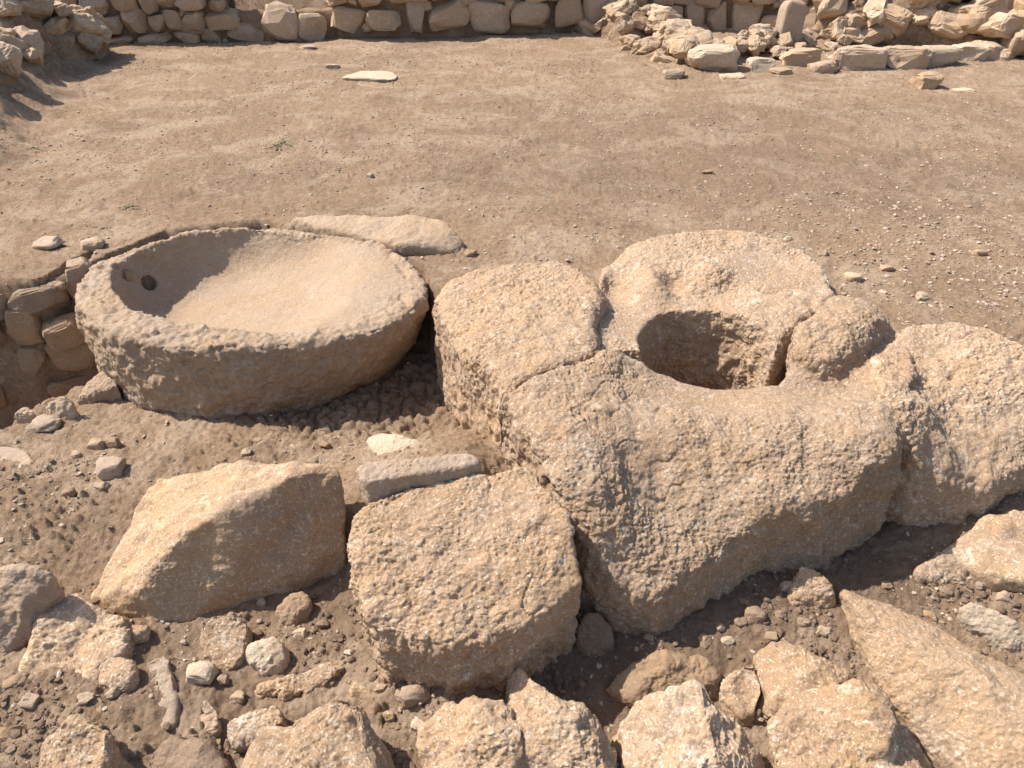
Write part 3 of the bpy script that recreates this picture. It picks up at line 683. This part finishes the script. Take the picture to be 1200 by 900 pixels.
# ------------------------------------------------------------------ stones built from a broken, rounded block
def ico(sub):
    bm = bmesh.new(); bmesh.ops.create_icosphere(bm, subdivisions=sub, radius=1); bm.verts.ensure_lookup_table()
    V = np.array([v.co[:] for v in bm.verts]); F = np.array([[v.index for v in f.verts] for f in bm.faces]); bm.free(); return V, F
ICO = {s: ico(s) for s in (1, 2, 3, 4, 5)}
def crisp(o): o.data.polygons.foreach_set('use_smooth', np.zeros(len(o.data.polygons), bool)); return o
def stone_shape(size, sub=3, seed=0, box=.55, cuts=7, rough=.06):
    r = np.random.default_rng(seed); V, F = ICO[sub]; V = V.copy()
    V = np.sign(V)*np.abs(V)**box; V /= np.abs(V).max()
    for _ in range(cuts+5):
        d = r.normal(size=3); d /= np.linalg.norm(d); c = r.uniform(.60, .97)*np.abs(V @ d).max()
        e = np.maximum(V @ d - c, 0); V -= np.outer(e*.98, d)
    N = V/np.linalg.norm(V, axis=1, keepdims=True); q = V + seed*1.37 % 50
    V += N*(rough*(1.1*fbm(q, 1.2, 2, seed % 97) + 1.0*facelin(q, 1.7, 3, seed % 89, .5) + .5*fbm(q, 6, 3, seed % 83, ridged=True)))[:, None]
    V /= np.abs(V).max(0)
    return V*(np.array(size)/2), F
def rotm(rx, ry, rz):
    cx, sx, cy, sy, cz, sz = math.cos(rx), math.sin(rx), math.cos(ry), math.sin(ry), math.cos(rz), math.sin(rz)
    return np.array([[cz,-sz,0],[sz,cz,0],[0,0,1]]) @ np.array([[cy,0,sy],[0,1,0],[-sy,0,cy]]) @ np.array([[1,0,0],[0,cx,-sx],[0,sx,cx]])
def pebble(label, u, v, wpx, hpx, mat='grey', rz=None, depth=None, name='stone', cat='stone', seed=None, sub=4, tilt=.15, z=None, group='loose stones on the soil', sink=.34, rough=.12, box=None, cuts=8):
    """a loose stone standing on the ground at pixel (u, v) of its foot, wpx wide and hpx high"""
    seed = int(u*7+v*13) if seed is None else seed; r = np.random.default_rng(seed)
    zz = -.37 if z is None else z
    for _ in range(6):
        p = W(u, v, zz)
        if z is None: zz = float(ground_h(np.array([p[0]]), np.array([p[1]]), False)[0])
    sl = np.linalg.norm(p - (0, 0, CAM_H)); w = wpx*sl/FPX; hh = hpx*sl/FPX
    V, F = stone_shape((w, depth or w*.75, hh), sub, seed, box or r.uniform(.4, .65), cuts, rough)
    V = V @ rotm(r.uniform(-tilt, tilt), r.uniform(-tilt, tilt), r.uniform(-.4, .4) if rz is None else rz).T
    V += p + np.array([0, w*.25, 0]); V[:, 2] += -V[:, 2].min() + zz - sink*hh
    o = link(name, V, F, M[mat]); tag(o, label, cat, group); return crisp(o) if v < 115 else o

small = [
 ('round pebble beside its darker twin on bare soil left of the basin', 112, 527, 22, 19, 'pale'),
 ('darker round pebble touching a paler one on bare soil left of the basin', 131, 526, 18, 16, 'brown'),
 ('wedge shaped flat stone on the soil between the basin and the ridged boulder', 128, 561, 32, 22, 'grey'),
 ('flat pale chip lying in front of the rounded stone at the pit lip', 47, 506, 34, 14, 'grey'),
 ('tiny pale stone in front of the twin pebbles', 88, 537, 12, 9, 'grey'),
 ('little dark stone beside the wedge shaped flat stone', 80, 582, 13, 10, 'brown'),
 ('flat dark chip in front of the wedge shaped flat stone', 117, 574, 18, 8, 'grey'),
 ('small pale stone just above the ridged boulder, casting a shadow', 287, 536, 14, 13, 'pale'),
 ('small dark stone at the edge of the basin shadow', 381, 525, 14, 10, 'brown'),
 ('pale pebble at the shadow edge, above the boulder', 302, 520, 11, 8, 'brown'),
 ('small stone near the right edge, standing alone on bare soil', 1178, 705, 15, 14, 'grey'),
 ('rough little stone at the right edge below the pale oblong rock', 1186, 768, 34, 20, 'ochre'),
 ('white pebble in the shadow under the press bed', 853, 757, 14, 11, 'pale'),
 ('white angular chip in the shadow beside the small angular rock', 923, 692, 16, 13, 'pale'),
 ('grey stone lump in the shaded soil left of the white angular chip', 885, 730, 26, 20, 'brown'),
 ('crumbly lump at the shadow edge below the press bed', 915, 725, 14, 12, 'brown'),
 ('low lump beside the upright angular rock under the boulder', 232, 800, 34, 24, 'pale'),
 ('thin white stone beside the rounded brown rock in the shade', 307, 712, 11, 18, 'pale'),
 ('squarish stone at the foot of the ridged boulder tip', 160, 752, 24, 20, 'ochre'),
 ('chunk lying left of the dark crumbly rock under the squared block', 487, 826, 34, 28, 'grey'),
 ('smaller chunk below the squared block with a pale top', 490, 858, 22, 18, 'pale'),
 ('grey chip among crumbs under the squared block', 470, 822, 18, 12, 'grey'),
 ('low crumb stone between wedge rock and squared block', 455, 845, 16, 13, 'ochre'),
 ('loose stone in the deep gap between the squared block and the press bed', 690, 690, 18, 13, 'brown'),
 ('flat stone behind the press bed at the right edge of the field', 1085, 352, 18, 9, 'pale'),
 ('pale stone on the gravel, right of the rounded dished stone', 1000, 330, 20, 11, 'pale'),
 ('grey stone behind the shoulder of the press bed', 966, 300, 12, 9, 'grey'),
 ('pale pebble on the field behind the rounded dished stone', 924, 283, 11, 8, 'pale'),
 ('low stone on the field near the right edge, pale and flat', 1150, 300, 14, 8, 'pale'),
 ('little stone behind the press bed blocks at the field edge', 1040, 318, 14, 8, 'grey'),
 ('dark stone by the end of the flat slab behind the basin', 552, 300, 16, 8, 'brown'),
 ('pale chip on the bank left of the basin rim', 54, 292, 30, 13, 'grey'),
 ('second pale chip on the bank close to the basin rim', 104, 292, 26, 13, 'pale'),
 ('grey stone in the middle of the field', 433, 208, 10, 6, 'grey'),
 ('dark stone on the brown part of the field at the right', 830, 204, 13, 6, 'brown'),
 ('low stone at the bottom edge beside the bottom left rock', 214, 893, 18, 13, 'brown'),
 ('grey chip at the left edge below the soil coated rock', 34, 830, 20, 10, 'grey'),
 ('small stone at the left edge, next to a grey chip', 14, 806, 22, 12, 'brown'),
 ('white flat chip on bare soil near the far wall', 390, 80, 16, 5, 'pale'),
 ('dark flat chip near the foot of the far wall', 360, 58, 18, 6, 'grey'),
]
for s in small: pebble(*s)
for i, (u, v, w, h) in enumerate([(66,762,20,16),(352,748,18,14),(378,735,14,11),(392,792,20,15),(420,815,22,17),(278,822,16,13),
        (222,872,18,14),(20,752,22,15),(335,862,18,14),(98,826,18,13),(262,800,13,11),(130,818,14,11),(446,812,17,13),(410,770,14,12),(360,815,15,11)]):
    pebble('small angular stone in the loose soil below the ridged boulder', u, v, w, h, ('ochre', 'grey', 'brown', 'pale')[i*7 % 4], group='small stones below the ridged boulder', sink=.45)
for i, (u, v, w, h) in enumerate([(868,735,15,11),(845,740,11,9),(825,752,13,9),(905,752,16,12),(942,735,14,11),(965,745,18,13),(1000,640,12,9),(1040,690,13,9),(1108,700,16,10),(1150,690,11,8),(1092,728,15,10),(760,752,13,10),(742,790,14,10)]):
    pebble('small stone in the dug soil in front of the press bed', u, v, w, h, ('brown', 'grey', 'ochre', 'brown')[i*5 % 4], group='small stones in front of the press bed', sink=.35)

# ------------------------------------------------------------------ dry stone walls
def wall(name, label, line, height, course, width, seed, mat='wall', depth=.3, earth=True, zbase=None, gap=.0, profile=None, cat='wall', max_parts=98, lean=0.0, sub=3):
    """dry laid rubble: courses of stones (each a part) against an earth core"""
    r = np.random.default_rng(seed); L = np.array(line, float)
    seg = np.linalg.norm(np.diff(L[:, :2], axis=0), axis=1); s = np.r_[0, np.cumsum(seg)]
    def at(t):
        p = np.array([np.interp(t, s, L[:, i]) for i in range(3)]); i = min(np.searchsorted(s, t, 'right')-1, len(seg)-1); d = (L[i+1]-L[i])[:2]; return p, d/np.linalg.norm(d)
    p0, _ = at(s[-1]/2); root = empty(name, p0); tag(root, label, cat)
    if earth:
        n = max(20, int(s[-1]/.06)); m = 10; V = []
        prof = [(-.03,-.25),(-.02,0),(0,.25),(.0,.55),(.02,.8),(.06,.93),(.2,.97),(.6,.95),(1,.9),(1,-.25)]
        for i in range(n):
            t = s[-1]*i/(n-1); p, d = at(t); nn = np.array([-d[1], d[0]])
            H = height*(profile(t/s[-1]) if profile else 1)
            for a, b in prof: V.append([p[0]+nn[0]*(a*depth+.05+lean*b*H), p[1]+nn[1]*(a*depth+.05+lean*b*H), p[2]+b*H])
        V = np.array(V); i = np.arange(n-1)[:, None]*m + np.arange(m-1)[None]
        F = np.stack([i, i+1, i+1+m, i+m], 2).reshape(-1, 4)
        V += .03*np.stack([fbm(V, 6, 3, 1), fbm(V, 6, 3, 2), fbm(V, 6, 3, 3)], 1)
        link('earth_core', V, F, M['soil'], root)
    cnt = 0; z = 0.0; row = 0
    while z < height*.98:
        ch = r.uniform(*course); t = r.uniform(-.1, 0)
        while t < s[-1] and cnt < max_parts:
            w = r.uniform(*width)*(1.15 if row == 0 else 1)
            tm = t + w/2
            if tm > s[-1]: break
            H = height*(profile(tm/s[-1]) if profile else 1)
            hh = min(ch*r.uniform(.6, 1.25), w*1.3)
            if z + hh*.55 < H:
                p, d = at(tm); nn = np.array([-d[1], d[0]])
                if r.uniform() < .45 and cnt < max_parts-1:      # a wedging chip beside it
                    c2 = r.uniform(.25, .45)*ch
                    V, F = stone_shape((c2*1.2, c2, c2), 2, int(seed*977+cnt), .5, 5, .1)
                    V = V @ rotm(*r.uniform(-.6, .6, 3)).T + [p[0]+d[0]*w*.5+nn[0]*depth*.05, p[1]+d[1]*w*.5+nn[1]*depth*.05, p[2]+z+ch*r.choice([.1, .8])]
                    crisp(link('stone', V, F, M[mat], root)); cnt += 1
                ang = math.atan2(d[1], d[0])
                V, F = stone_shape((w*1.08, r.uniform(.7, 1)*depth, hh*1.14), sub, int(seed*1000+cnt*7), r.uniform(.32, .5), 5, .09)
                V = V @ rotm(r.uniform(-.15,.15), r.uniform(-.22,.22), ang + r.uniform(-.3,.3)).T
                off = depth*.14 + r.uniform(-.06, .05) + lean*z
                V += np.array([p[0]+nn[0]*off, p[1]+nn[1]*off, p[2]+z+hh*.47+r.uniform(-.02, .02)])
                crisp(link('stone', V, F, M[mat], root)); cnt += 1
            t += w*r.uniform(.96, 1.05) + gap
        z += ch*.94; row += 1
    return root
def line_px(l): return [W(u, v, z) for u, v, z in l]
wall('rubble_wall', 'long low rubble wall with several courses of stones along the far side of the field', line_px([(88,54,.03),(190,52,.03),(275,50,.03)]) , .75, (.13,.23), (.14,.36), 3)
wall('rubble_wall', 'single course of rubble stones in the far wall, with bare ground showing behind', line_px([(272,49,.04),(330,49,.04),(402,46,.04)]), .30, (.25,.3), (.22,.36), 4)
wall('rubble_wall', 'far rubble wall of large rounded stones with a dark earth foot', line_px([(392,38,.12),(500,36,.12),(600,33,.12),(700,28,.14)]), .62, (.22,.32), (.2,.44), 5)
wall('rubble_wall', 'shaded wall of upright rubble stones at the back of the recess', line_px([(700,42,0),(800,42,-.02),(900,44,-.02),(975,48,0)]), .85, (.3,.4), (.2,.36), 6)
wall('rubble_wall', 'rubble wall in shadow in the top right corner', line_px([(1095,18,.3),(1150,20,.3),(1260,22,.3)]), .6, (.16,.26), (.15,.3), 8)
wall('pit_wall', 'shaded rubble lining of the pit at the left of the basin', line_px([(-330,372,-.18)]) + [W(0,334,0)*(1,1,0)+(0,0.0,-.8), W(45,328,0)*(1,1,0)+(0,0,-.8), W(92,322,0)*(1,1,0)+(0,.02,-.8), W(110,318,0)*(1,1,0)+(.1,.1,-.8)] if False else
     [np.array([*W(-150,337,0)[:2], -.8]), np.array([*W(0,334,0)[:2], -.8]), np.array([*W(45,329,0)[:2], -.8]), np.array([*W(90,322,0)[:2], -.8]), np.array([*(W(90,322,0)[:2]+(.25,.12)), -.8])],
     .80, (.12,.19), (.12,.26), 9, mat='brown', depth=.16, sub=4)

# rubble heaps: cross wall and the collapsed wall on the right
def heap(name, label, base, seed, n, size, mat='wall', core=True, cat='rubble'):
    """base: list of (u, v, z, height) along the crest"""
    r = np.random.default_rng(seed); B = [(W(u, v, z), hgt) for u, v, z, hgt in base]
    root = empty(name, B[len(B)//2][0]); tag(root, label, cat)
    P = np.array([b[0] for b in B]); H = np.array([b[1] for b in B]); s = np.r_[0, np.cumsum(np.linalg.norm(np.diff(P[:, :2], axis=0), axis=1))]
    if core:
        lo = P.min(0) - (.45, .45, .3); hi = P.max(0) + (.45, .45, H.max()+.15)
        def f(X, Y, Z):
            out = None
            T = np.linspace(0, s[-1], max(3, int(s[-1]/.18)))
            for t in T:
                c = [np.interp(t, s, P[:, i]) for i in range(3)]; hgt = np.interp(t, s, H)
                q = np.sqrt(((X-c[0])/.34)**2 + ((Y-c[1])/.34)**2 + ((Z-c[2])/hgt)**2); g = (q-1)*.25
                out = g if out is None else smin(out, g, .08)
            return out
        V, F = sdf_mesh(f, lo, hi, .03)
        N = normals(V, F); V = V + N*(.08*fbm(V, 3, 2, seed) + .06*facelin(V, 4, 3, seed))[:, None] - (0, 0, .10)
        crisp(link('earth_core', V, F, M['soil'], root))
    for i in range(n):
        t = r.uniform(0, s[-1]); c = np.array([np.interp(t, s, P[:, k]) for k in range(3)]); hgt = np.interp(t, s, H)
        a = r.uniform(-.33, .33); b = r.uniform(-.33, .33); k = max(0, 1-(a*a+b*b)/.115)
        w = r.uniform(*size)
        V, F = stone_shape((w*1.15, w*r.uniform(.6, 1), w*r.uniform(.45, .8)), 4, seed*500+i, r.uniform(.4, .6), 6, .14)
        V = V @ rotm(r.uniform(-.5,.5), r.uniform(-.5,.5), r.uniform(0, 6)).T + c + np.array([a, b, hgt*math.sqrt(k)*.98])
        crisp(link('stone', V, F, M[mat], root))
    return root
heap('rubble_bank', 'eroded rubble cross wall running from the far wall toward the field', [(715,28,.1,.32),(735,42,.05,.34),(765,55,.02,.28),(800,68,0,.22),(822,80,0,.2)], 31, 85, (.12,.36))
heap('rubble_bank', 'low rubble line behind the upright stone, joining the cross wall', [(845,72,0,.16),(890,66,0,.2),(930,58,0,.14),(985,56,0,.16)], 32, 70, (.08,.22))
heap('collapsed_wall', 'collapsed rubble wall sloping down at the right of the field', [(990,38,.1,.45),(1040,34,.15,.5),(1090,36,.15,.45),(1130,48,.08,.4),(1170,58,.05,.38),(1230,64,.03,.4)], 33, 70, (.2,.55))
heap('rubble_bank', 'heap of broken stones in the top left corner above the earth bank', [(-40,42,.35,.3),(10,40,.35,.32),(50,42,.3,.3),(80,46,.2,.25)], 34, 60, (.14,.42))
heap('rubble_bank', 'broken corner of a low rubble wall at the left edge of the field', [(-150,120,.2,.3),(-60,105,.2,.34),(-5,92,.15,.3),(25,72,.12,.25)], 35, 60, (.12,.36))
# single larger stones over there
def big(name, label, u, v, wpx, hpx, seed, mat='wall', z=.0, depth=None, rz=0.0, cat='stone', group=None, tilt=.05, rough=.11):
    return pebble(label, u, v, wpx, hpx, mat, rz, depth, name, cat, seed, 4, tilt, z, group, .12, rough, .45, 2)
pebble('upright post like stone standing among the rubble by the recess', 921, 64, 25, 56, 'grey', .15, .2, 'standing_stone', 'standing stone', 901, 4, .04, .0, None, .1, .06, .34, -3)
big('stone', 'bright angular stone leaning beside the upright post stone', 894, 50, 28, 20, 902, 'pale', z=.12)
big('kerb_stone', 'oblong kerb stone at the left end of the low row at the right', 1008, 86, 58, 28, 903, 'wall', depth=.3)
big('kerb_stone', 'second oblong kerb stone of the low row, round topped', 1062, 85, 52, 25, 904, 'wall', depth=.28)
big('kerb_stone', 'long flat topped kerb stone, third in the low row', 1100, 82, 48, 24, 905, 'pale', depth=.28, rz=.1)
big('kerb_stone', 'small kerb stone at the right end of the low row', 1137, 76, 34, 20, 906, 'pale', depth=.26, rz=.2)
big('stone', 'flat white topped stone on the front end of the cross wall', 834, 84, 58, 26, 907, 'pale', z=.03)
big('stone', 'low bright stone lying before the front end of the cross wall', 858, 97, 32, 9, 908, 'pale')
big('stone', 'dark bottomed stone at the field side of the cross wall', 790, 96, 26, 14, 909, 'wall')
big('stone', 'wedge stone between the cross wall end and the low stone row', 893, 88, 32, 18, 910, 'pale')
big('stone', 'squat stone among the rubble in front of the upright post stone', 938, 80, 46, 20, 911, 'wall')
big('stone', 'low round stone in front of the upright post stone', 916, 91, 24, 9, 912, 'wall')
big('stone', 'small rough stone ending the rubble left of the kerb stones', 965, 88, 30, 14, 913, 'wall')
big('stone', 'lone ochre stone on the field in front of the kerb stones', 1085, 107, 30, 20, 914, 'ochre')
big('stone', 'pale flat stone on the field right of the lone ochre stone', 1128, 110, 26, 4, 915, 'pale')
big('block', 'large rough block forming the corner of the far wall', 425, 34, 84, 46, 916, 'wall', z=.1, depth=.5, cat='stone block')
big('stone', 'flat pale patch of stone lying flush in the field', 432, 98, 62, 9, 917, 'pale', z=-.012)

# ------------------------------------------------------------------ gravel and crumbs nobody could count
def scatter(name, label, n, area, size, mat, seed, thresh=None, sub=1, zone=None):
    r = np.random.default_rng(seed); V0, F0 = ICO[sub]
    x = r.uniform(area[0], area[1], n*6); y = r.uniform(area[2], area[3], n*6)
    keep = np.abs(x) < .8*y + .9
    ye = np.interp(x, EDGE[:,0], EDGE[:,1])
    keep &= (y > ye+.02) if zone == 'field' else (y < ye-.02)
    q = np.stack([x, y, 0*x], 1); dens = thresh(x, y, q)
    keep &= r.uniform(0, 1, len(x)) < dens
    x, y = x[keep][:n], y[keep][:n]; n = len(x)
    z = ground_h(x, y)
    s = size[0]*(size[1]/size[0])**(r.uniform(0, 1, n)**2.6)
    sc = np.stack([s*r.uniform(.7,1.25,n), s*r.uniform(.6,1.1,n), s*r.uniform(.35,.8,n)], 1)/2
    J = 1 + .22*r.normal(size=(n, len(V0), 1))*np.ones((1,1,3)); 
    V = V0[None]*np.clip(J, .55, 1.5)*sc[:, None]
    a = r.uniform(0, 6.28, n); ca, sa = np.cos(a)[:, None], np.sin(a)[:, None]
    V = np.stack([V[:,:,0]*ca - V[:,:,1]*sa, V[:,:,0]*sa + V[:,:,1]*ca, V[:,:,2] + .3*V[:,:,0]*r.uniform(-1,1,(n,1))], 2)
    V += np.stack([x, y, z + sc[:,2]*.15], 1)[:, None]
    F = (F0[None] + (np.arange(n)*len(V0))[:, None, None]).reshape(-1, 3)
    o = link(name, V.reshape(-1, 3), F, M[mat], base=np.zeros(3)); o.data.polygons.foreach_set('use_smooth', np.zeros(len(F), bool))
    tone = np.repeat(np.clip(r.normal(.25, .27, n), 0, 1), len(V0)).astype(np.float32)
    at = o.data.attributes.new('tone', 'FLOAT', 'POINT'); at.data.foreach_set('value', tone)
    tag(o, label, 'gravel', None, 'stuff'); return o
c_r = W(1120, 300)[:2]
scatter('gravel', 'fine pale gravel strewn over the bare field', 42000, (-8, 8, 2.5, 10.5), (.005, .024), 'grit', 1,
        lambda x, y, q: .2 + .6*sstep(-.1, .4, fbm(q, 1.1, 3, 71)) + .9*np.exp(-(((x-c_r[0])/.9)**2 + ((y-c_r[1])/.8)**2)), zone='field')
scatter('gravel', 'coarse gravel patch at the right of the press bed', 1500, (1.0, 3.6, 2.5, 4.8), (.006, .032), 'grit', 5,
        lambda x, y, q: .05 + np.exp(-(((x-c_r[0])/.6)**2 + ((y-c_r[1])/.6)**2)), zone='field')
scatter('gravel', 'small stones and grit between the near rocks', 8000, (-2.4, 2.4, .8, 3.1), (.003, .022), 'grit', 2,
        lambda x, y, q: .1 + .9*sstep(0, .35, fbm(q, 2.1, 3, 73)), zone='near')
scatter('loose_soil', 'dark crumbs of dug soil between the near rocks', 14000, (-2.0, 2.4, .7, 2.3), (.004, .03), 'clod', 3,
        lambda x, y, q: .04 + sstep(1.95, 1.45, y)*sstep(-.1, .3, fbm(q, 2.6, 3, 75)), zone='near')

# ------------------------------------------------------------------ weeds
def weed(label, u, v, n, size, seed, z=0.0):
    r = np.random.default_rng(seed); p = W(u, v, z); p[2] = float(ground_h(p[:1], p[1:2])[0])
    V, F = [[0, 0, 0]], []
    for i in range(n):
        a = r.uniform(0, 6.28); l = size*r.uniform(.5, 1); o = np.array([r.normal()*size*.6, r.normal()*size*.5, 0]); d = np.array([math.cos(a), math.sin(a), 0]); s = np.array([-d[1], d[0], 0])*.008*size/.08
        for k in (1, 2, 3):
            t = k/3; c = o*min(1, 1.5*t) + d*l*t*.7 + np.array([0, 0, l*(.15*t + .35*t*(1-t))]); w = (1.02-t)**.6*(.4+1.6*t)
            V += [c - s*w, c + s*w + np.array([0, 0, .001])]
        b = 1+i*6
        F += [[0, b, b+1], [b, b+1, b+3], [b, b+3, b+2], [b+2, b+3, b+5], [b+2, b+5, b+4]]
    o = link('weed', np.array(V)+p, np.array(F), M['leaf'], base=p); tag(o, label, 'weed'); return o
weed('sparse green weed sprig in the middle of the field', 328, 172, 22, .085, 1)
weed('small grey green weed sprig left on the field near the basin', 152, 242, 18, .055, 2)
weed('faint green sprout on the left of the field', 38, 175, 14, .05, 3)

def litter(n, seed):
    r = np.random.default_rng(seed); V, F = [], []
    for i in range(n):
        x, y = r.uniform(-1.6, 1.9), r.uniform(.85, 3.6)
        if abs(x) > .75*y + .4: continue
        a = r.uniform(0, 6.28); l = r.uniform(.02, .06); d = np.array([math.cos(a), math.sin(a), r.uniform(-.2, .3)]); q = np.array([-d[1], d[0], 0])*.0011
        c = np.array([x, y, float(ground_h(np.array([x]), np.array([y]))[0]) + .004]); b = len(V)
        for t in (-.5, 0, .5):
            m = c + d*l*t + q*t*t*14
            for o in (q, np.array([0, 0, .0018]), -q): V.append(m + o)
        for k in (0, 3):
            for e in range(3): F.append([b+k+e, b+k+(e+1) % 3, b+k+3+(e+1) % 3, b+k+3+e])
    o = link('straw_litter', np.array(V), np.array(F), M['straw'], base=np.zeros(3)); tag(o, 'thin bits of dry straw scattered on the soil', 'straw', None, 'stuff'); return o
litter(90, 4)
